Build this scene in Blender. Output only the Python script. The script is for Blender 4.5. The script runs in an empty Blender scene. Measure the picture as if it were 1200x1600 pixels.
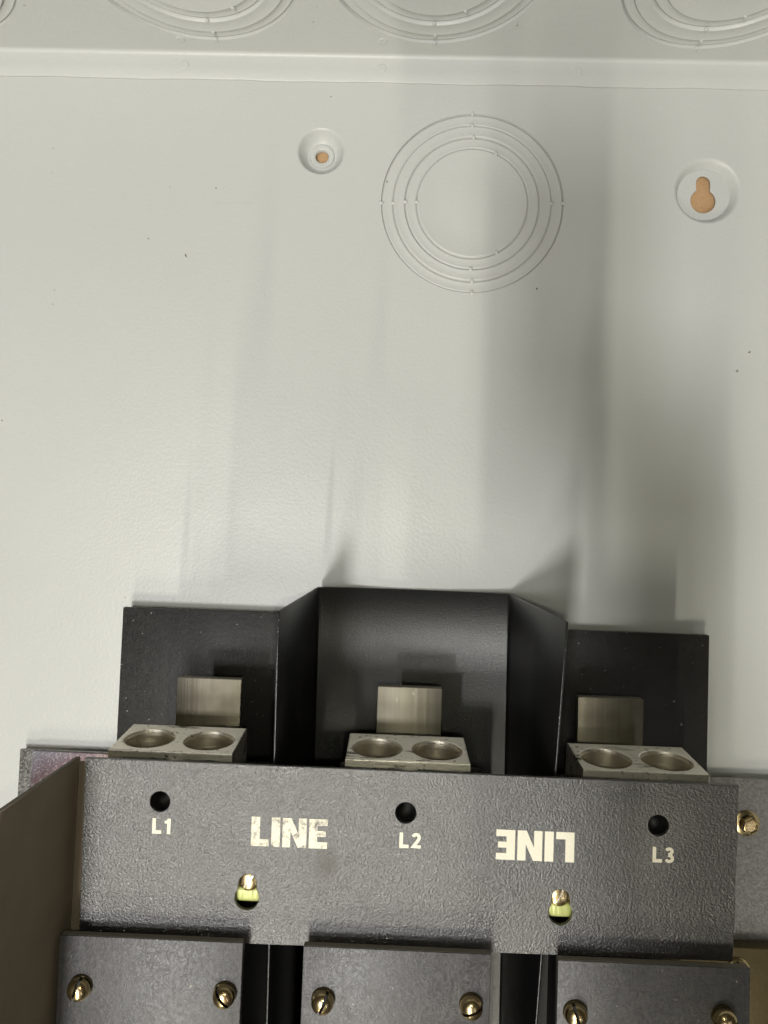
import bpy, bmesh, math, random
from mathutils import Matrix, Vector
random.seed(4)
S = bpy.context.scene
COL = S.collection
K = 0.001                                   # everything below is written in millimetres

# ------------------------------------------------------------------ camera
cam = bpy.data.cameras.new('camera')
cam.sensor_fit = 'HORIZONTAL'; cam.sensor_width = 36.0; cam.lens = 36.0 * 1120 / 1200
cam.clip_start = 0.01; cam.clip_end = 50
co = bpy.data.objects.new('camera', cam); COL.objects.link(co)
Rm = Matrix(((0.999519048686731, -0.027431043828567515, 0.014464063981033873),
             (0.02797518835115814, 0.9988527542783376, -0.038865976216945965),
             (-0.013381335848466671, 0.03925191848883557, 0.9991397433521781)))
co.matrix_world = Matrix.Translation((0, 0, 410 * K)) @ Rm.to_4x4()
S.camera = co

# ------------------------------------------------------------------ room light
w = bpy.data.worlds.new('World'); S.world = w; w.use_nodes = True
bg = w.node_tree.nodes['Background']
bg.inputs['Color'].default_value = (1.0, 0.89, 0.62, 1); bg.inputs['Strength'].default_value = 0.04

def tube(name, x, y, z, wx, ly, power, col=(1, 0.97, 0.9)):
    """a ceiling tube lamp, long along Y, facing straight down"""
    l = bpy.data.lights.new(name, 'AREA'); l.shape = 'RECTANGLE'
    l.size = wx; l.size_y = ly; l.energy = power; l.color = col
    o = bpy.data.objects.new(name, l); COL.objects.link(o)
    o.location = (x, y, z)
    return o
WARM = (1, 0.96, 0.80); KEY = (1, 0.985, 0.955); COOL = (0.94, 0.97, 1.0); NEUTRAL = (1, .985, .94)
tube('hanging_lamp', -0.268, -0.376, 1.3, 0.100, 0.22, 11.15, KEY)
tube('hanging_lamp', -0.354, -0.070, 1.3, 0.055, 0.16, 4.01, KEY)
tube('ceiling_tube', -0.490, -1.400, 2.0, 0.060, 0.50, 7.61, WARM)
tube('ceiling_tube', -0.213, -1.380, 2.0, 0.030, 0.50, 16.93, WARM)
tube('ceiling_tube', -0.660, -3.300, 2.0, 0.070, 1.20, 57.64, WARM)
tube('ceiling_tube', -0.320, -2.500, 2.0, 0.050, 0.80, 8.80, WARM)
tube('ceiling_tube', 1.100, -1.200, 2.0, 0.080, 0.30, 2.66, NEUTRAL)
tube('ceiling_tube', 1.000, -0.450, 2.0, 0.100, 0.30, 0.93, NEUTRAL)
pl = bpy.data.lights.new('phone_light', 'POINT'); pl.energy = 0.9; pl.shadow_soft_size = 0.004; pl.color = (1, .975, .76)
plo = bpy.data.objects.new('phone_light', pl); COL.objects.link(plo); plo.location = (0.004, -0.012, 0.410)

S.view_settings.view_transform = 'Standard'
S.view_settings.look = 'None'
S.view_settings.exposure = -0.20
S.view_settings.gamma = 1.0

# ------------------------------------------------------------------ materials
class NT:
    def __init__(s, name):
        s.m = bpy.data.materials.new(name); s.m.use_nodes = True
        s.t = s.m.node_tree; s.b = s.t.nodes['Principled BSDF']
        s.pos = s.t.nodes.new('ShaderNodeNewGeometry').outputs['Position']
    def n(s, t): return s.t.nodes.new(t)
    def l(s, a, b): s.t.links.new(a, b)
    def mapped(s, scale=(1, 1, 1), rot=(0, 0, 0)):
        m = s.n('ShaderNodeMapping'); m.inputs['Scale'].default_value = scale; m.inputs['Rotation'].default_value = rot
        s.l(s.pos, m.inputs['Vector']); return m.outputs[0]
    def noise(s, sc, det=2, rough=.5, vec=None):
        n = s.n('ShaderNodeTexNoise'); n.inputs['Scale'].default_value = sc; n.inputs['Detail'].default_value = det
        n.inputs['Roughness'].default_value = rough; s.l(vec or s.pos, n.inputs['Vector']); return n.outputs[0]
    def scratch(s, sc, vec, dist):
        o = s.noise(sc, 3, .7, vec); o.node.inputs['Distortion'].default_value = dist; return o
    def voro(s, sc, feat='F1', vec=None, out='Distance'):
        n = s.n('ShaderNodeTexVoronoi'); n.inputs['Scale'].default_value = sc; n.feature = feat
        s.l(vec or s.pos, n.inputs['Vector']); return n.outputs[out]
    def ramp(s, v, *st):
        r = s.n('ShaderNodeValToRGB'); e = r.color_ramp.elements
        while len(e) < len(st): e.new(.5)
        for i, (p, c) in enumerate(st):
            e[i].position = p; e[i].color = (c, c, c, 1) if not isinstance(c, tuple) else (*c, 1)
        s.l(v, r.inputs[0]); return r.outputs[0]
    def mix(s, f, a, b, mode='MIX'):
        m = s.n('ShaderNodeMix'); m.data_type = 'RGBA'; m.blend_type = mode
        for sock, v in ((m.inputs[0], f), (m.inputs[6], a), (m.inputs[7], b)):
            if isinstance(v, (int, float)): sock.default_value = v if sock is m.inputs[0] else (v, v, v, 1)
            elif isinstance(v, tuple): sock.default_value = (*v, 1)
            else: s.l(v, sock)
        return m.outputs[2]
    def math(s, op, a, b):
        m = s.n('ShaderNodeMath'); m.operation = op
        for i, v in enumerate((a, b)):
            if isinstance(v, (int, float)): m.inputs[i].default_value = v
            else: s.l(v, m.inputs[i])
        return m.outputs[0]
    def bump(s, h, dist, strength=1.0, prev=None):
        b = s.n('ShaderNodeBump'); b.inputs['Distance'].default_value = dist; b.inputs['Strength'].default_value = strength
        s.l(h, b.inputs['Height'])
        if prev: s.l(prev, b.inputs['Normal'])
        return b.outputs[0]
    def set(s, col=None, rough=None, metal=None, normal=None, spec=None, coat=None):
        for k, v in (('Base Color', col), ('Roughness', rough), ('Metallic', metal), ('Normal', normal), ('Specular IOR Level', spec), ('Coat Weight', coat)):
            if v is None: continue
            if isinstance(v, tuple): s.b.inputs[k].default_value = (*v, 1)
            elif isinstance(v, (int, float)): s.b.inputs[k].default_value = v
            else: s.l(v, s.b.inputs[k])
        return s.m

def m_paint():
    s = NT('grey_enclosure_paint')
    big = s.noise(7, 3)
    c = s.mix(big, (0.495, 0.502, 0.490), (0.535, 0.542, 0.531))
    specks = s.ramp(s.noise(260, 1, .4), (0.80, 0.0), (0.83, 1.0))
    gate = s.ramp(s.noise(31, 1), (0.52, 0.0), (0.58, 1.0))
    c = s.mix(s.math('MULTIPLY', specks, gate), c, (0.10, 0.085, 0.06))
    sf = s.ramp(s.noise(120, 3, .7, s.mapped((.12, 1, 1), (0, 0, .5))), (.70, 0.0), (.74, .35))
    sg = s.ramp(s.noise(12, 2), (.55, 0.0), (.65, 1.0))
    c = s.mix(s.math('MULTIPLY', sf, sg), c, (0.40, 0.39, 0.36))
    peel = s.noise(520, 2, .55)
    wave = s.noise(22, 2)
    nb = s.bump(wave, .0012, .35)
    nb = s.bump(peel, .00030, .48, nb)
    return s.set(c, 0.40, 0, nb, .45)
def m_plate():
    s = NT('black_crinkle_paint')
    sm = s.noise(90, 3)
    c = s.mix(sm, (0.013, 0.0108, 0.0110), (0.019, 0.016, 0.0162))
    stain = s.noise(16, 2)
    c = s.mix(s.ramp(stain, (0.62, 0.0), (0.75, .35)), c, (0.10, 0.085, 0.065))
    b = s.noise(1250, 2, .65)
    nb = s.bump(b, .00048, 1.0)
    # brown finger smudge under the left word
    vd = s.n('ShaderNodeVectorMath'); vd.operation = 'DISTANCE'; s.l(s.mapped((1, .8, 1)), vd.inputs[0]); vd.inputs[1].default_value = (-.0225, -.8 * .1295, .122)
    sd = s.math('ADD', vd.outputs['Value'], s.math('MULTIPLY', s.noise(120, 3), .006))
    k = s.ramp(s.math('MULTIPLY', sd, 100.0), (.45, .8), (1.05, 0.0))
    c = s.mix(k, c, (0.040, 0.030, 0.020))
    rg = s.mix(k, s.ramp(sm, (0.3, .34), (0.7, .41)), .62)
    s.b.inputs['IOR'].default_value = 1.68
    return s.set(c, rg, 0, nb, .95)
def m_gloss():
    s = NT('black_barrier_sheet')
    f = s.noise(1200, 3, .7)
    nb = s.bump(f, .00022, 1.0)
    sc = s.noise(60, 4, .7, s.mapped((1, .12, 1), (0, 0, .6)))
    s.b.inputs['IOR'].default_value = 1.5
    return s.set(s.mix(s.ramp(sc, (.6, 0.0), (.72, .4)), (0.003, 0.003, 0.0035), (0.006, 0.0055, 0.006)), 0.33, 0, nb, .85)
def m_board(name, a, b, spec=.5):
    s = NT(name)
    sc1 = s.scratch(330, s.mapped((1, .13, 1), (0, 0, 1.1)), .9)
    sc2 = s.scratch(360, s.mapped((.12, 1, 1), (0, 0, .75)), 1.1)
    sc3 = s.scratch(390, s.mapped((1, .16, 1), (0, 0, 2.3)), 1.0)
    k = s.math('MAXIMUM', s.math('MAXIMUM', s.ramp(sc1, (.56, 0.0), (.68, 1.0)), s.ramp(sc2, (.58, 0.0), (.68, 1.0))), s.ramp(sc3, (.6, 0.0), (.7, 1.0)))
    rd = s.math('ABSOLUTE', s.math('SUBTRACT', s.scratch(230, s.mapped((1, .8, 1), (0, 0, .5)), 1.2), .5), 0.0)
    rd2 = s.math('ABSOLUTE', s.math('SUBTRACT', s.scratch(310, s.mapped((.8, 1, 1), (0, 0, -.4)), 1.5), .5), 0.0)
    k = s.math('MAXIMUM', s.math('MULTIPLY', k, .45), s.math('MAXIMUM', s.ramp(rd, (.0, .8), (.035, 0.0)), s.ramp(rd2, (.0, .7), (.03, 0.0))))
    big = s.noise(28, 3)
    k = s.math('MULTIPLY', k, s.ramp(big, (.3, .15), (.65, 1.0)))
    c = s.mix(k, a, b)
    chips = s.ramp(s.noise(420, 1), (.76, 0.0), (.79, 1.0))
    c = s.mix(s.math('MULTIPLY', chips, .5), c, (.35, .33, .30))
    nb = s.bump(s.noise(600, 3, .6), .0002, .6)
    nb = s.bump(k, .00012, .5, nb)
    return s.set(c, s.mix(k, .42, .52), 0, nb, spec)
def m_plain(name, col, rough, metal=0, bump=0, bs=600, spec=.5):
    s = NT(name)
    v = s.noise(70, 3)
    c = s.mix(v, tuple(x * .82 for x in col), tuple(min(1, x * 1.15) for x in col))
    nb = s.bump(s.noise(bs, 2), .0003, bump) if bump else None
    return s.set(c, rough, metal, nb, spec)
def m_alu():
    s = NT('cast_aluminium')
    c = s.mix(s.noise(60, 3), (0.74, 0.70, 0.61), (0.88, 0.84, 0.75))
    d1 = s.ramp(s.noise(480, 3, .6, s.mapped((1, 1, 1))), (.60, 0.0), (.68, .8))
    d2 = s.ramp(s.noise(150, 4, .7, s.mapped((.25, 1, 1), (0, .5, .5))), (.58, 0.0), (.64, 1.0))
    gate = s.ramp(s.noise(45, 2), (.3, .25), (.55, 1.0))
    c = s.mix(s.math('MULTIPLY', s.math('MAXIMUM', d1, d2), gate), c, (0.07, 0.055, 0.04))
    nb = s.bump(s.noise(700, 3), .0003, .5)
    return s.set(c, .46, .95, nb)
def m_bore():
    s = NT('machined_bore')
    g = s.noise(1000, 1, .5, s.mapped((.02, 1, .02)))
    return s.set(s.mix(g, (0.76, 0.70, 0.58), (0.90, 0.84, 0.72)), .40, .95, s.bump(g, .0002, .5))
def m_bar():
    s = NT('tinned_bus_bar')
    g = s.noise(420, 3, .6, s.mapped((1, .03, 1)))
    v = s.noise(50, 3)
    c = s.mix(g, (0.17, 0.157, 0.125), (0.29, 0.27, 0.22))
    c = s.mix(s.ramp(v, (.4, 0.0), (.7, .6)), c, (0.11, 0.09, 0.06))
    sp = s.ramp(s.noise(380, 2), (.72, 0.0), (.76, 1.0))
    c = s.mix(s.math('MULTIPLY', sp, .5), c, (.45, .43, .38))
    return s.set(c, .46, .85, s.bump(g, .0002, .5))
def m_zinc():
    s = NT('zinc_plated_steel')
    f = s.voro(900, out='Color')
    h = s.n('ShaderNodeSeparateColor'); s.l(f, h.inputs[0])
    c = s.mix(h.outputs[0], (0.27, 0.26, 0.25), (0.40, 0.385, 0.375))
    return s.set(c, s.ramp(h.outputs[1], (0, .3), (1, .55)), .9, s.bump(s.noise(900, 2), .0004, .5))
def m_irid():
    s = NT('iridescent_chromate')
    sep = s.n('ShaderNodeSeparateXYZ'); s.l(s.pos, sep.inputs[0])
    g = s.math('ADD', s.math('MULTIPLY', sep.outputs[0], 14.0), s.math('MULTIPLY', sep.outputs[1], -26.0))
    g = s.math('ADD', g, s.math('MULTIPLY', s.noise(45, 3), .35))
    # chromate thickness colours run from grey-violet at the rim to copper
    c = s.ramp(s.math('ADD', g, -.55), (0.0, (.34, .34, .36)), (.25, (.24, .22, .26)), (.5, (.15, .105, .12)), (.75, (.17, .11, .075)), (1.0, (.12, .09, .06)))
    fl = s.voro(1100, out='Color'); h = s.n('ShaderNodeSeparateColor'); s.l(fl, h.inputs[0])
    c = s.mix(s.ramp(h.outputs[0], (.6, 0.0), (1.0, .35)), c, (.5, .46, .45))
    return s.set(c, .5, .7, s.bump(s.noise(900, 2), .0004, .6))
def m_brass():
    s = NT('yellow_chromate_screw')
    c = s.mix(s.noise(260, 3), (0.42, 0.30, 0.13), (0.74, 0.63, 0.38))
    c = s.mix(s.ramp(s.noise(190, 2), (.52, 0.0), (.7, .5)), c, (.62, .34, .20))
    return s.set(c, .27, 1.0, s.bump(s.noise(500, 2), .0002, .3))
def m_card():
    s = NT('cardboard')
    c = s.mix(s.noise(500, 3, .7), (0.40, 0.24, 0.12), (0.60, 0.39, 0.22))
    return s.set(c, .9, 0, s.bump(s.noise(700, 3), .0004, .5), .2)
def m_letter(name, lo, hi):
    s = NT(name)
    k = s.ramp(s.noise(420, 4, .75), (lo, 0.0), (hi, 1.0))
    c = s.mix(s.noise(60, 2), (0.72, 0.66, 0.52), (0.82, 0.78, 0.66))
    return s.set(s.mix(k, c, (0.10, 0.09, 0.085)), .6, 0, s.bump(s.noise(900, 2), .0003, .5))
def m_green():
    s = NT('yellow_green_chromate')
    g = s.noise(700, 2, .6, s.mapped((1, .10, 1)))
    return s.set(s.mix(g, (0.34, 0.38, 0.07), (0.62, 0.64, 0.30)), .4, .15, s.bump(g, .0004, .8))
PAINT = m_paint(); PLATE = m_plate(); GLOSS = m_gloss()
BOARD = m_board('charcoal_fibre_board', (0.040, 0.038, 0.040), (0.105, 0.10, 0.102), .6)
DBOARD = m_board('dark_fibre_board', (0.018, 0.017, 0.017), (0.034, 0.032, 0.03), .3)
EDGE = m_plain('fibre_cut_edge', (0.16, 0.145, 0.12), .8, 0, .6)
GUARD = m_plain('brown_fish_paper', (0.22, 0.18, 0.135), .62, 0, .3, 500, .3)
ALU = m_alu(); BORE = m_bore(); BAR = m_bar(); ZINC = m_zinc(); IRID = m_irid(); BRASS = m_brass(); CARD = m_card()
BRACKET = m_plain('brassy_chromate_steel', (0.15, 0.118, 0.06), .38, .9, .3)
BLACK = m_plain('black_moulding', (0.006, 0.006, 0.006), .5, 0, .2, 500, .3)
GREEN = m_green(); SPECK = m_plain('brown_fleck', (0.10, 0.07, 0.04), .9)
INK1 = m_letter('worn_cream_ink', .50, .70); INK2 = m_letter('cream_ink', .74, .84); INK3 = m_letter('cream_code_ink', .92, .97)

# ------------------------------------------------------------------ mesh helpers
def link(name, me, mat, parent=None, loc=None, label=None, smooth=True, autosmooth=40):
    o = bpy.data.objects.new(name, me); COL.objects.link(o)
    if mat is not None:
        me.materials.clear()
        for m in (mat if isinstance(mat, list) else [mat]): me.materials.append(m)
    if parent: o.parent = parent
    if loc: o.location = [v * K for v in loc]
    if label: o['label'] = label
    if smooth:
        me.shade_smooth() if hasattr(me, 'shade_smooth') else None
        try: me.set_sharp_from_angle(angle=math.radians(autosmooth))
        except Exception: pass
    return o
def frombm(bm, name):
    for v in bm.verts: v.co *= K
    bmesh.ops.recalc_face_normals(bm, faces=bm.faces)
    me = bpy.data.meshes.new(name); bm.to_mesh(me); bm.free(); return me
def circle(cx, cy, r, n=64, a0=0, a1=2 * math.pi, end=False):
    return [(cx + r * math.cos(a0 + (a1 - a0) * i / n), cy + r * math.sin(a0 + (a1 - a0) * i / n)) for i in range(n + (1 if end else 0))]
def sheet(name, loops, thick, bevel=0.3, bres=2):
    """flat piece with holes: outline + hole loops in mm, top face at z = 0, body below"""
    cu = bpy.data.curves.new(name, 'CURVE'); cu.dimensions = '2D'; cu.fill_mode = 'BOTH'
    cu.extrude = (thick / 2 - bevel) * K; cu.bevel_depth = bevel * K; cu.bevel_resolution = bres; cu.offset = -bevel * K
    for lp in loops:
        sp = cu.splines.new('POLY'); sp.points.add(len(lp) - 1); sp.use_cyclic_u = True
        for p, q in zip(sp.points, lp): p.co = (q[0] * K, q[1] * K, 0, 1)
    o = bpy.data.objects.new('tmp', cu); COL.objects.link(o)
    dg = bpy.context.evaluated_depsgraph_get()
    me = bpy.data.meshes.new_from_object(o.evaluated_get(dg)); me.name = name
    bpy.data.objects.remove(o); bpy.data.curves.remove(cu)
    me.transform(Matrix.Translation((0, 0, -thick / 2 * K)))
    return me
def box(x0, x1, y0, y1, z0, z1, bev=0.4, seg=2):
    bm = bmesh.new(); bmesh.ops.create_cube(bm, size=1)
    for v in bm.verts:
        v.co = Vector((x0 if v.co.x < 0 else x1, y0 if v.co.y < 0 else y1, z0 if v.co.z < 0 else z1))
    if bev: bmesh.ops.bevel(bm, geom=bm.edges[:], offset=bev, segments=seg, affect='EDGES', profile=.5)
    return bm
def lathe(profile, n=72, close=False):
    """profile: list of (r, z) in mm"""
    bm = bmesh.new(); rings = []
    for r, z in profile:
        if r < 1e-6: rings.append([bm.verts.new((0, 0, z))])
        else: rings.append([bm.verts.new((r * math.cos(2 * math.pi * i / n), r * math.sin(2 * math.pi * i / n), z)) for i in range(n)])
    for a, b in zip(rings, rings[1:]):
        for i in range(n):
            j = (i + 1) % n
            if len(a) == 1: bm.faces.new((a[0], b[i], b[j]))
            elif len(b) == 1: bm.faces.new((a[i], a[j], b[0]))
            else: bm.faces.new((a[i], a[j], b[j], b[i]))
    return bm
def empty(name, label, cat):
    o = bpy.data.objects.new(name, None); COL.objects.link(o); o.empty_display_size = .02
    o['label'] = label; o['category'] = cat; return o

# ------------------------------------------------------------------ cardboard under everything
cb = link('cardboard_sheet', frombm(box(-420, 420, -420, 420, -12, -9.2, .3), 'cardboard_sheet'), CARD)
cb['kind'] = 'structure'

# ------------------------------------------------------------------ the enclosure
enc = empty('electrical_enclosure', 'light grey painted steel enclosure with ring knockouts and mounting holes', 'enclosure')
KC = (40.3, 197.1); DC = (-48.6, 226.0); HC = (176.2, 207.2)
YT = 283.0
panel = link('back_panel', sheet('back_panel', [
    [(-330, -330), (330, -330), (330, YT + 1), (-330, YT + 1)],
    circle(*KC, 53.0, 160), circle(*DC, 14.0, 96), circle(*HC, 19.5, 96)], 1.5, 0.0, 0), PAINT, enc)

# pressed dimple with a screw hole
prof = [(14.0, 0), (13.6, -.12), (13.1, -.6), (12.5, -1.6), (11.7, -3.0), (10.7, -4.5), (9.7, -5.7), (8.8, -6.5), (8.0, -6.95), (7.5, -6.95), (7.2, -6.5), (7.05, -5.8), (6.9, -5.45), (6.5, -5.35), (4.5, -5.4), (4.1, -5.6), (3.85, -6.1), (3.8, -8.2)]
link('mounting_dimple', frombm(lathe(prof, 80), 'mounting_dimple'), PAINT, panel, (*DC, 0), 'round pressed dimple with a small screw hole')
# pressed dimple with a keyhole
prof = [(19.5, 0), (19.0, -.12), (18.3, -.55), (17.6, -1.3), (16.9, -2.4), (16.3, -3.5), (15.8, -4.4), (15.5, -5.2), (15.2, -5.5), (14.9, -5.4)]
kd = link('keyhole_dimple', frombm(lathe(prof, 96), 'keyhole_dimple'), PAINT, panel, (*HC, 0), 'round pressed dimple with a keyhole slot')
def keyhole(cx, cyT, rT, cyB, rB, n=24):
    # small round top running straight down into a larger round bottom
    a = math.asin(rT / rB)
    pts = circle(cx, cyT, rT, n, 0, math.pi, True)
    pts += circle(cx, cyB, rB, 2 * n, math.pi / 2 + a, 2.5 * math.pi - a, True)
    return pts
kf = sheet('keyhole_face', [circle(0, 0, 15.25, 96), keyhole(0, 7.2, 4.1, -3.6, 7.3)], 1.4, .3, 2)
link('keyhole_face', kf, PAINT, kd, (0 - .3, 0.1, -5.1))

def knockout(parent, loc, radii, rot=None, depth=.7):
    """concentric knockout: centre disc and rings, joints recessed, alternate rings pressed back"""
    n = 128; d = depth; g = .45
    r1, r2, r3, r4 = radii
    ps = []
    disc = [(0, 0), (r1 * .5, 0), (r1 - 1.5, 0), (r1 - 1.1, .12), (r1 - .7, .05), (r1 - .3, -.45), (r1, -d - .9)]
    ps.append(('knockout_disc', disc))
    def ring(a, b, z):
        return [(a, -d - .9), (a + .3, z - .45), (a + .7, z + .05), (a + 1.1, z + .12), (a + 1.5, z), (b - 1.5, z), (b - 1.1, z + .12), (b - .7, z + .05), (b - .3, z - .45), (b, -d - .9)]
    ps.append(('knockout_ring', ring(r1, r2, -d)))
    ps.append(('knockout_ring', ring(r2, r3, 0)))
    ps.append(('knockout_ring', ring(r3, r4 - .3, -d) + [(r4, 0)]))
    for nm, p in ps:
        o = link(nm, frombm(lathe(p, n), nm), PAINT, parent, loc, autosmooth=60)
        if rot: o.rotation_euler = rot
    # the small bridges (ties) left across the joints
    def tie(r, ang, wide):
        bm = bmesh.new(); bmesh.ops.create_uvsphere(bm, u_segments=14, v_segments=8, radius=1)
        for v in bm.verts: v.co = Vector((v.co.x * 1.5, v.co.y * wide, v.co.z * .8))
        M = Matrix.Rotation(ang, 4, 'Z') @ Matrix.Translation((r, 0, -.15))
        bmesh.ops.transform(bm, matrix=M, verts=bm.verts)
        o = link('tie', frombm(bm, 'tie'), PAINT, parent, loc)
        if rot: o.rotation_euler = rot
    q = math.pi / 2
    for r, offs in ((r4, .02), (r3, .02), (r2, .0)):
        for k in range(4):
            if r == r2 and k == 0: continue
            tie(r, k * q + offs, 1.1)
    for a in (1.15, -1.10, math.pi): tie(r1, a, 1.1)
knockout(panel, (*KC, 0), (32.4, 39.0, 46.0, 53.0))

# top wall: rises from the back panel, a lap flange spot-welded onto the panel
wall_loops = [[(-330, 1.6), (330, 1.6), (330, 150), (-330, 150)]]
KW = [(-258.5, 69), (-110.5, 69), (14.5, 69.5), (163.0, 69.0)]
for x, z in KW: wall_loops.append(circle(x, z, 57, 160))
RW = (math.pi / 2, 0, 0)
tw = link('top_wall', sheet('top_wall', wall_loops, 1.5, 0, 0), PAINT, enc, (0, YT, 0))
tw.rotation_euler = RW
for x, z in KW: knockout(tw, (x, z, 0), (36, 42, 51, 57), None, 1.5)
# folded lap flange with rounded bend
bm = bmesh.new()
pr = [(267.2, 0.02), (267.2, .9), (267.5, 1.15), (275, 1.25), (YT - 2.2, 1.3)]
for i in range(1, 7):
    a = i / 6 * math.pi / 2; pr.append((YT - 2.2 + 2.2 * math.sin(a), 1.3 + 2.2 * (1 - math.cos(a))))
nx = 48; rows = []
for i in range(nx + 1):
    x = -330 + 660 * i / nx
    wob = .25 * math.sin(i * .9) + .2 * math.sin(i * 2.3)
    rows.append([bm.verts.new((x, y + (wob if k < 3 else 0), z - (0.0 if k else 0))) for k, (y, z) in enumerate(pr)])
for a, b in zip(rows, rows[1:]):
    for k in range(len(pr) - 1): bm.faces.new((a[k], b[k], b[k + 1], a[k + 1]))
fl = link('lap_flange', frombm(bm, 'lap_flange'), PAINT, enc, autosmooth=50)
weld = frombm(lathe([(2.6, 0), (2.5, .25), (2.1, .42), (1.5, .36), (0, .30)], 24), 'weld_mark')
for x in (-246, -130.2, -14.3, 99.9, 214): link('weld_mark', weld, PAINT, fl, (x, 275.6, 1.2))
for x in (-130, -14): 
    o = link('weld_mark', weld, PAINT, tw, (x, 13.5 if x > -50 else 12.0, 0))
# side walls and bottom wall of the box, beyond the frame
for nm, b in (('side_wall', (-331.5, -330, -330, YT + 1, -1.5, 150)), ('side_wall', (330, 331.5, -330, YT + 1, -1.5, 150))):
    link(nm, frombm(box(*b, 0), nm), PAINT, enc)

# ------------------------------------------------------------------ the switch assembly
asm = empty('switch_assembly', 'black line terminal assembly with aluminium lugs mounted in the grey enclosure', 'electrical switch')
AR = -0.008
asm.rotation_euler = (0, 0, AR)
def L(x, y):
    c, s_ = math.cos(-AR), math.sin(-AR); return (x * c - y * s_, x * s_ + y * c)

# mounting pan at the very back
pan = link('mounting_pan', frombm(box(-205, 225, -330, -124.4, 4.2, 6.4, .5), 'mounting_pan'), ZINC, asm, label='zinc plated steel mounting pan')
link('stiffening_plate', frombm(box(-197.5, -150, -330, -124.7, 6.5, 7.9, .4), 'stiffening_plate'), IRID, pan, label='iridescent chromate coated steel plate')
link('foot', frombm(box(-190, 215, -320, -150, 0.1, 4.1, .5), 'foot'), BLACK, pan)
bx, by = L(197.0, -150.0)
def hexbolt(name, x, y, z, r, parent, mat=BRASS, tilt=0.0):
    bm = lathe([(r * 1.45, 0), (r * 1.45, .6), (r * 1.35, 1.0), (r * 1.0, 1.3)], 32)
    hb = bmesh.new()
    prof = [(1.0, 1.0), (1.0, 4.6), (.90, 5.3), (.80, 5.45)]
    rings = [[hb.verts.new((r * k * math.cos(i * math.pi / 3 + .4), r * k * math.sin(i * math.pi / 3 + .4), z_)) for i in range(6)] for k, z_ in prof]
    for a, b in zip(rings, rings[1:]):
        for i in range(6): hb.faces.new((a[i], a[(i + 1) % 6], b[(i + 1) % 6], b[i]))
    dish = [hb.verts.new((r * .62 * math.cos(i * math.pi / 3 + .4), r * .62 * math.sin(i * math.pi / 3 + .4), 4.9)) for i in range(6)]
    for i in range(6): hb.faces.new((rings[-1][i], rings[-1][(i + 1) % 6], dish[(i + 1) % 6], dish[i]))
    hb.faces.new(dish)
    o = link(name, frombm(hb, name), mat, parent, (x, y, z), autosmooth=25)
    link('washer', frombm(bm, 'washer'), mat, o)
    return o
hexbolt('hex_bolt', bx + 1.5, by, 6.5, 4.8, asm)
bkt = link('brass_bracket', frombm(box(146, 230, -340, L(190, -213)[1], 6.5, 14.5, .6), 'brass_bracket'), BRACKET, asm, label='brass coloured steel bracket beside the lower boards')
nx_, ny_ = L(190.5, -224)
hexbolt('hex_nut', nx_, ny_, 14.6, 4.2, asm)

# black moulded base that carries everything
for xa, xb in ((-118, -48), (-38, 52), (80, 137)):
    link('moulded_base', frombm(box(xa, xb, -330, -126.5, 9.8, 42, 1.0), 'moulded_base'), BLACK, asm)

# backing boards behind the outer lugs
def backing(x0, x1, ytop, lab):
    o = link('backing_board', frombm(box(x0, x1, -124.5, ytop, 7.2, 11, .35), 'backing_board'), DBOARD, asm, label=lab)
backing(-149.2, -45.0, L(-110, -41.8)[1], 'dark fibre backing board behind the left lug')
backing(69.0, 175.5, L(140, -47.2)[1], 'dark fibre backing board behind the right lug')

# the bent middle barrier channel
bm = bmesh.new()
def section(y_back, y_front, xs):
    (xfl, xbl, xbr, xfr) = xs
    pts = []
    zf, zb = 116.0, 8.5
    def lerp(a, b, t): return a + (b - a) * t
    for t in (0, .5, .9): pts.append((lerp(xfl, xbl, t), lerp(y_front, y_back, t), lerp(zf, zb, t)))
    pts += [(lerp(xfl, xbl, .975), y_back, lerp(zf, zb, .975)), (xbl + .7, y_back, zb + .35), (xbl + 2.6, y_back, zb)]
    for t in (.07, .14, .22, .32, .42, .5, .58, .68, .78, .86, .93): pts.append((lerp(xbl, xbr, t), y_back, zb - 6.0 * math.sin(t * math.pi)))
    pts += [(xbr - 2.6, y_back, zb), (xbr - .7, y_back, zb + .35), (lerp(xfr, xbr, .975), y_back, lerp(zf, zb, .975))]
    for t in (.9, .5, 0): pts.append((lerp(xfr, xbr, t), lerp(y_front, y_back, t), lerp(zf, zb, t)))
    return [bm.verts.new(p) for p in pts]
def lx(x, y): return L(x, y)[0]
sec = []
for k in range(9):
    t = k / 8
    yb = -27.6 + t * (-300 + 27.6); yf = -30.6 + t * (-300 + 30.6)
    sec.append(section(yb, yf, (lx(-46.3, yf) + t * 1.5, lx(-41.5, yb), lx(65.7, yb), lx(71.6, yf) - t * 16)))
for a, b in zip(sec, sec[1:]):
    for i in range(len(a) - 1): bm.faces.new((a[i], b[i], b[i + 1], a[i + 1]))
ch = link('phase_barrier', frombm(bm, 'phase_barrier'), GLOSS, asm, label='glossy black bent barrier channel around the middle lug', autosmooth=30)
so = ch.modifiers.new('thickness', 'SOLIDIFY'); so.thickness = 1.0 * K; so.offset = 0
bv = ch.modifiers.new('edge', 'BEVEL'); bv.width = .25 * K; bv.segments = 1; bv.limit_method = 'ANGLE'; bv.angle_limit = math.radians(60)

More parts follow.
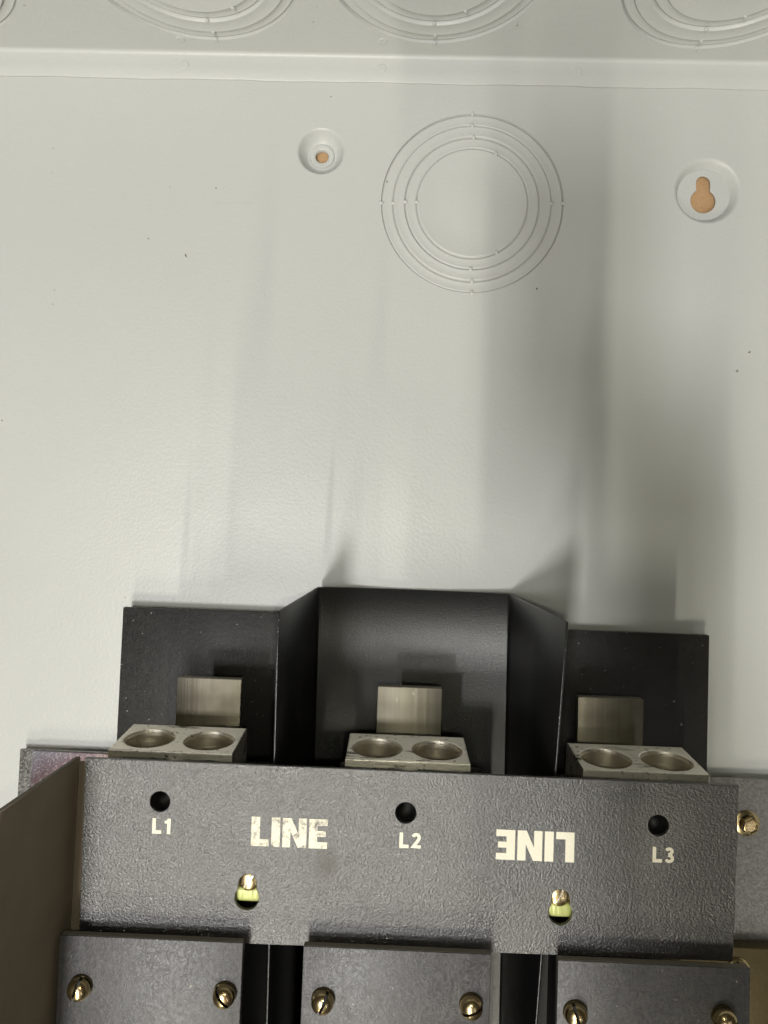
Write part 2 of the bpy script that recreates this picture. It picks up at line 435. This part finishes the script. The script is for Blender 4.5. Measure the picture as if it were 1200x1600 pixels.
# bus bars and lugs
def lug(cx, side):
    lab = {'l': 'left', 'm': 'middle', 'r': 'right'}[side]
    bar = link('bus_bar', frombm(box(cx['bar'] - 16, cx['bar'] + 16, -180, cx['by'], 47.6, 53.2, .5), 'bus_bar'), BAR, asm, label='flat tinned %s bus bar' % lab)
    me = sheet('lug_body', [[(-26, -14.5), (26, -14.5), (26, 14.5), (-26, 14.5)], circle(-13.0, -1.2, 10.7, 64), circle(12.9, -1.2, 10.7, 64)], 58, .55, 2)
    # sheet lies in XY with its top at z = 0: stand it up so that the top looks along +Y
    me.transform(Matrix.Rotation(-math.pi / 2, 4, 'X'))
    for p in me.polygons: p.material_index = 0
    o = link('lug', me, ALU, asm, (cx['lug'], cx['ly'], 94.5), label='two hole aluminium %s lug' % lab, autosmooth=35)
    o.rotation_euler = (math.radians(6.0), 0, 0)
    # machined bores with chamfered mouths
    for bx_ in (-13.0, 12.9):
        bm = lathe([(11.9, .02), (10.55, -1.7), (10.5, -2.2), (10.5, -46), (0, -46)], 64)
        bmesh.ops.transform(bm, matrix=Matrix.Translation((bx_, 0, 1.2)) @ Matrix.Rotation(-math.pi / 2, 4, 'X'), verts=bm.verts)
        link('bore', frombm(bm, 'bore'), BORE, o, autosmooth=30)
    link('lug_spacer', frombm(box(cx['lug'] - 15, cx['lug'] + 15, -178, cx['ly'] - 22, 53.3, 79.0, .5), 'lug_spacer'), BAR, bar)
def hole_shade_disc(parent, x, y):  # black disc added behind a plate hole so that it looks dark
    bm = lathe([(8.2, 0), (8.2, 2.2), (7.6, 2.8), (4.3, 2.8), (3.9, 2.2), (0, .4)], 32)
    o = link('hole_shade_disc', frombm(bm, 'hole_shade_disc'), BLACK, parent, (x, y, 109.6))
lug({'bar': L(-89.3, -71)[0], 'by': L(-89, -70.9)[1], 'lug': L(-90.6, -89)[0], 'ly': L(-90.6, -88.9)[1]}, 'l')
lug({'bar': L(10.1, -72)[0], 'by': L(10, -72.3)[1], 'lug': L(8.4, -89)[0], 'ly': L(8.4, -89.9)[1]}, 'm')
lug({'bar': L(108.9, -74)[0], 'by': L(108.9, -74.5)[1], 'lug': L(107.0, -91)[0], 'ly': L(107, -91.2)[1]}, 'r')

# the LINE cover plate
def jag(p, q, n, amp):
    return [(p[0] + (q[0] - p[0]) * i / n + random.uniform(-amp, amp), p[1] + (q[1] - p[1]) * i / n) for i in range(n)]
out = [L(-120.6, -90.2), L(138.6, -92.8)]
outline = [out[0]] + [out[1]] + jag(L(138.6, -95), L(136.9, -158), 22, .22) + [L(136.7, -160.5), L(-120.0, -160.4)]
holes = [circle(*L(-90.0, -106.4), 4.0, 40), circle(*L(7.8, -107.6), 4.1, 40), circle(*L(107.3, -109.2), 4.1, 40)]
holes.append(keyhole(*(L(-54.0, -137.2)), 3.6, L(-53.7, -142.6)[1], 4.8))
holes.append(keyhole(*(L(69.5, -138.9)), 3.6, L(69.3, -144.3)[1], 4.6))
plate = link('cover_plate', sheet('cover_plate', [outline] + holes, 2.0, .25, 1), PLATE, asm, (0, 0, 122), 'textured black cover plate lettered LINE twice')
for hx, hy in ((-90.0, -106.4), (7.8, -107.6), (107.3, -109.2)): hole_shade_disc(asm, *L(hx, hy - 1.5))
# block letters
def poly_letter(ch_, h, parent, x, y, flip, mat):
    # stroke geometry in units of the letter height
    t = .30
    P = {'L': ([(0, 0), (.62, 0), (.62, .24), (t, .24), (t, 1), (0, 1)], .62),
         'I': ([(0, 0), (t, 0), (t, 1), (0, 1)], t),
         'N': ([(0, 0), (.28, 0), (.28, .56), (.54, 0), (.84, 0), (.84, 1), (.56, 1), (.56, .46), (.30, 1), (0, 1)], .84),
         'E': ([(0, 0), (.64, 0), (.64, .22), (.29, .22), (.29, .40), (.58, .40), (.58, .60), (.29, .60), (.29, .78), (.64, .78), (.64, 1), (0, 1)], .64)}[ch_]
    pts = [(p[0] * h, p[1] * h) for p in P[0]]
    o = link('letter', sheet('letter', [pts], .10, 0, 0), mat, parent, (x, y, .10), smooth=False)
    o.rotation_euler = (0, 0, flip)
    return P[1] * h
def word(x, y, h, flip, mat, gap=1.4, widths=1.0):
    for c in 'LINE':
        wd = poly_letter(c, h, plate, x, y, flip, mat)
        x += (wd + gap) * (1 if abs(flip) < 1 else -1)
        
x0, y0 = L(-53.2, -122.4); word(x0, y0, 11.4, 0.006, INK1, .95)
x0, y0 = L(74.4, -113.0); word(x0, y0, 11.6, math.pi + .002, INK2, .95)
def stroke(pts, w):
    """thick polyline with mitred joints -> closed outline"""
    lft, rgt = [], []
    n = len(pts)
    for i, p in enumerate(pts):
        d0 = Vector(pts[i]) - Vector(pts[i - 1]) if i else Vector(pts[1]) - Vector(pts[0])
        d1 = Vector(pts[i + 1]) - Vector(pts[i]) if i < n - 1 else d0
        d0.normalize(); d1.normalize()
        t = (d0 + d1).normalized(); nn = Vector((-t.y, t.x)); k = (w / 2) / max(.5, nn.dot(Vector((-d0.y, d0.x))))
        lft.append((p[0] + nn.x * k, p[1] + nn.y * k)); rgt.append((p[0] - nn.x * k, p[1] - nn.y * k))
    return lft + rgt[::-1]
def arc(cx, cy, rx, ry, a0, a1, n=10):
    return [(cx + rx * math.cos(math.radians(a0 + (a1 - a0) * i / n)), cy + ry * math.sin(math.radians(a0 + (a1 - a0) * i / n))) for i in range(n + 1)]
GL = {'L': stroke([(.12, 1.0), (.12, .11), (.62, .11)], .23),
      '1': [(0.02, .68), (.02, .84), (.16, .88), (.22, 1.0), (.42, 1.0), (.42, 0), (.19, 0), (.19, .68)],
      '2': stroke(arc(.30, .70, .20, .20, 165, -25) + [(.33, .38), (.13, .12), (.62, .11)], .21),
      '3': stroke(arc(.28, .73, .19, .17, 160, -70, 9) + [(.24, .53)], .20)}
GL3b = stroke([(.22, .50)] + arc(.28, .28, .22, .19, 80, -160, 11), .20)
def code(txt, x, y, h):
    X, Y = L(x, y)
    link('stencil_letter', sheet('stencil_letter', [[(p[0] * h, p[1] * h) for p in GL['L']]], .1, 0, 0), INK3, plate, (X, Y, .1), smooth=False)
    dx = .80 * h
    d = txt[1]
    link('stencil_digit', sheet('stencil_digit', [[(p[0] * h, p[1] * h) for p in GL[d]]], .1, 0, 0), INK3, plate, (X + dx, Y, .1), smooth=False)
    if d == '3':
        link('stencil_digit', sheet('stencil_digit', [[(p[0] * h, p[1] * h) for p in GL3b]], .1, 0, 0), INK3, plate, (X + dx, Y, .13), smooth=False)
code('L1', -92.7, -118.9, 6.0); code('L2', 5.5, -121.2, 6.0); code('L3', 105.0, -123.4, 6.0)

# slotted screws
def screw_mesh(r, h, slot=.11, ang=0.0):
    prof = [(r * .96, 0), (r, h * .12), (r * .97, h * .38), (r * .86, h * .64), (r * .66, h * .84), (r * .36, h * .96), (0, h)]
    bm = bmesh.new()
    for sgn in (1, -1):
        b2 = lathe(prof, 36)
        bmesh.ops.bisect_plane(b2, geom=b2.verts[:] + b2.edges[:] + b2.faces[:], plane_co=(0, sgn * r * slot, 0), plane_no=(0, -sgn, 0), clear_outer=True)
        ed = [e for e in b2.edges if e.is_boundary]
        bmesh.ops.holes_fill(b2, edges=ed, sides=0)
        tmp = bpy.data.meshes.new('t'); b2.to_mesh(tmp); b2.free(); bm.from_mesh(tmp); bpy.data.meshes.remove(tmp)
    bmesh.ops.rotate(bm, matrix=Matrix.Rotation(ang, 3, 'Z'), verts=bm.verts, cent=(0, 0, 0))
    return frombm(bm, 'screw')
washer_me = frombm(lathe([(4.5, 0), (4.5, .7), (4.3, 1.0), (3.0, 1.0), (2.8, 0)], 32), 'washer')
def screw(x, y, z, r, h, ang, parent, washer=True, tilt=(0, 0)):
    o = link('screw', screw_mesh(r, h, .13 if washer else .09, ang), BRASS, parent, (x, y, z + (1.0 if washer else 0)), autosmooth=35)
    nm = 'screw_core'
    core = link(nm, frombm(lathe([(r * .9, 0), (r * .9, h * .3), (r * .7, h * .45), (0, h * .5)], 24), nm), BLACK if washer else ALU, parent, (x, y, z + (1.0 if washer else 0)))  # slot shade put into the core colour: black for dark, pale for lit
    core.rotation_euler = (tilt[0], tilt[1], 0)
    o.rotation_euler = (tilt[0], tilt[1], 0)
    if washer: link('washer', washer_me, BRACKET, parent, (x, y, z))
# fixing screws seen through the keyholes, with the yellow-green collar below each
for (kx, ky), ang in ((L(-54.0, -137.6), .95), (L(69.5, -139.4), 1.15)):
    screw(kx, ky + .1, 118.0, 4.4, 2.4, ang, asm, False)
    bm = box(kx - 5.2, kx + 5.2, ky - 7.9, ky - 2.2, 112, 119.7, 1.4, 3)
    link('collar', frombm(bm, 'collar'), GREEN, asm, label='yellow green collar behind the keyhole')
    link('stud', frombm(box(kx - 3, kx + 3, ky - 4, ky + 2, 42.2, 114, .5), 'stud'), BRACKET, asm)

# brown side guard standing forward at the left end of the plate
gx = L(-125.4, -92)[0]; gt = L(-124, -92.0)[1]
gd = link('side_guard', frombm(box(gx - 1.7, gx, -330, gt, 115, 175, .25, 1), 'side_guard'), GUARD, asm, label='brown fibre side guard standing forward at the left')
link('guard_flange', frombm(box(gx + .05, gx + 14, -330, gt - 1.5, 115, 116.6, .25, 1), 'guard_flange'), GUARD, gd)
link('cut_edge', frombm(box(gx - 1.6, gx - .1, gt + .02, gt + .3, 115.5, 174.8, .1, 1), 'cut_edge'), EDGE, gd)

# the three fibre boards at the bottom, each held by slotted screws
def cover_board(x0, x1, yt, screws, lab):
    o = link('cover_board', frombm(box(x0, x1, -330, yt, 126.4, 130.2, .45), 'cover_board'), BOARD, asm, label=lab)
    link('board_edge', frombm(box(x0 + .5, x1 - .5, yt - .2, yt + .06, 126.9, 129.7, .05, 1), 'board_edge'), EDGE, o)
    for (sx, sy, ang, tilt) in screws: screw(*L(sx, sy), 130.2, 4.35, 4.6, ang, o, True, tilt)
    link('board_support', frombm(box((x0 + x1) / 2 - 20, (x0 + x1) / 2 + 20, -330, yt - 22, 42.1, 126.3, .5), 'board_support'), BLACK, o)
cover_board(-122.8, L(-53.3, -156)[0], L(-88, -155.4)[1], [(-114.9, -173.8, 1.35, (.12, -.12)), (-59.6, -174.4, -.85, (.1, .05))], 'charcoal fibre board at the lower left with scratches')
cover_board(L(-30.2, -156)[0], L(41.5, -156)[0], L(5, -156.3)[1], [(-22.1, -175.3, 1.15, (.1, 0)), (34.1, -175.2, .35, (.08, .04))], 'charcoal fibre board in the lower middle')
cover_board(L(66.9, -158)[0], L(139.6, -158)[0], L(103, -158.1)[1], [(73.5, -176.5, -1.3, (.1, 0)), (129.3, -176.3, .2, (.1, 0))], 'charcoal fibre board at the lower right')

# ------------------------------------------------------------------ loose flecks on the paint
def fleck(x, y, z, a, l_, lab):
    bm = bmesh.new(); bmesh.ops.create_icosphere(bm, subdivisions=2, radius=1)
    for v in bm.verts: v.co = Vector((v.co.x * l_ * (1 + .3 * math.sin(v.co.y * 4)), v.co.y * .32 + .2 * v.co.x ** 2, v.co.z * .18))
    o = link('dirt_fleck', frombm(bm, 'dirt_fleck'), SPECK, None, (x, y, z)); o.rotation_euler = (0, 0, a)
    o['label'] = lab; o['category'] = 'fleck'; o['group'] = 'flecks lying on the grey paint'
fleck(-125.6, 162.2, .2, -1.1, 1.1, 'tiny brown fleck on the paint at the left below the top flange')
fleck(201.0, 113.3, .2, .7, .9, 'tiny dark fleck on the paint near the right edge below the keyhole')

# ------------------------------------------------------------------ the phone held over the box (its shadow falls on the panel)
ph = empty('phone', 'dark phone above the open grey enclosure, with an added shadow block', 'phone')
ph.location = (-25 * K, -19 * K, 416 * K)
link('body', frombm(box(-22, 33, -67, 67, 0, 8, 3, 3), 'body'), BLACK, ph)
link('screen', frombm(box(-20, 31, -64, 64, 8.02, 8.3, .1, 1), 'screen'), GLOSS, ph)
link('shadow_blocker', frombm(box(18, 74, -310, -52, 8.5, 20, 4, 3), 'shadow_blocker'), BLACK, ph)  # unseen block added to widen the shadow on the panel
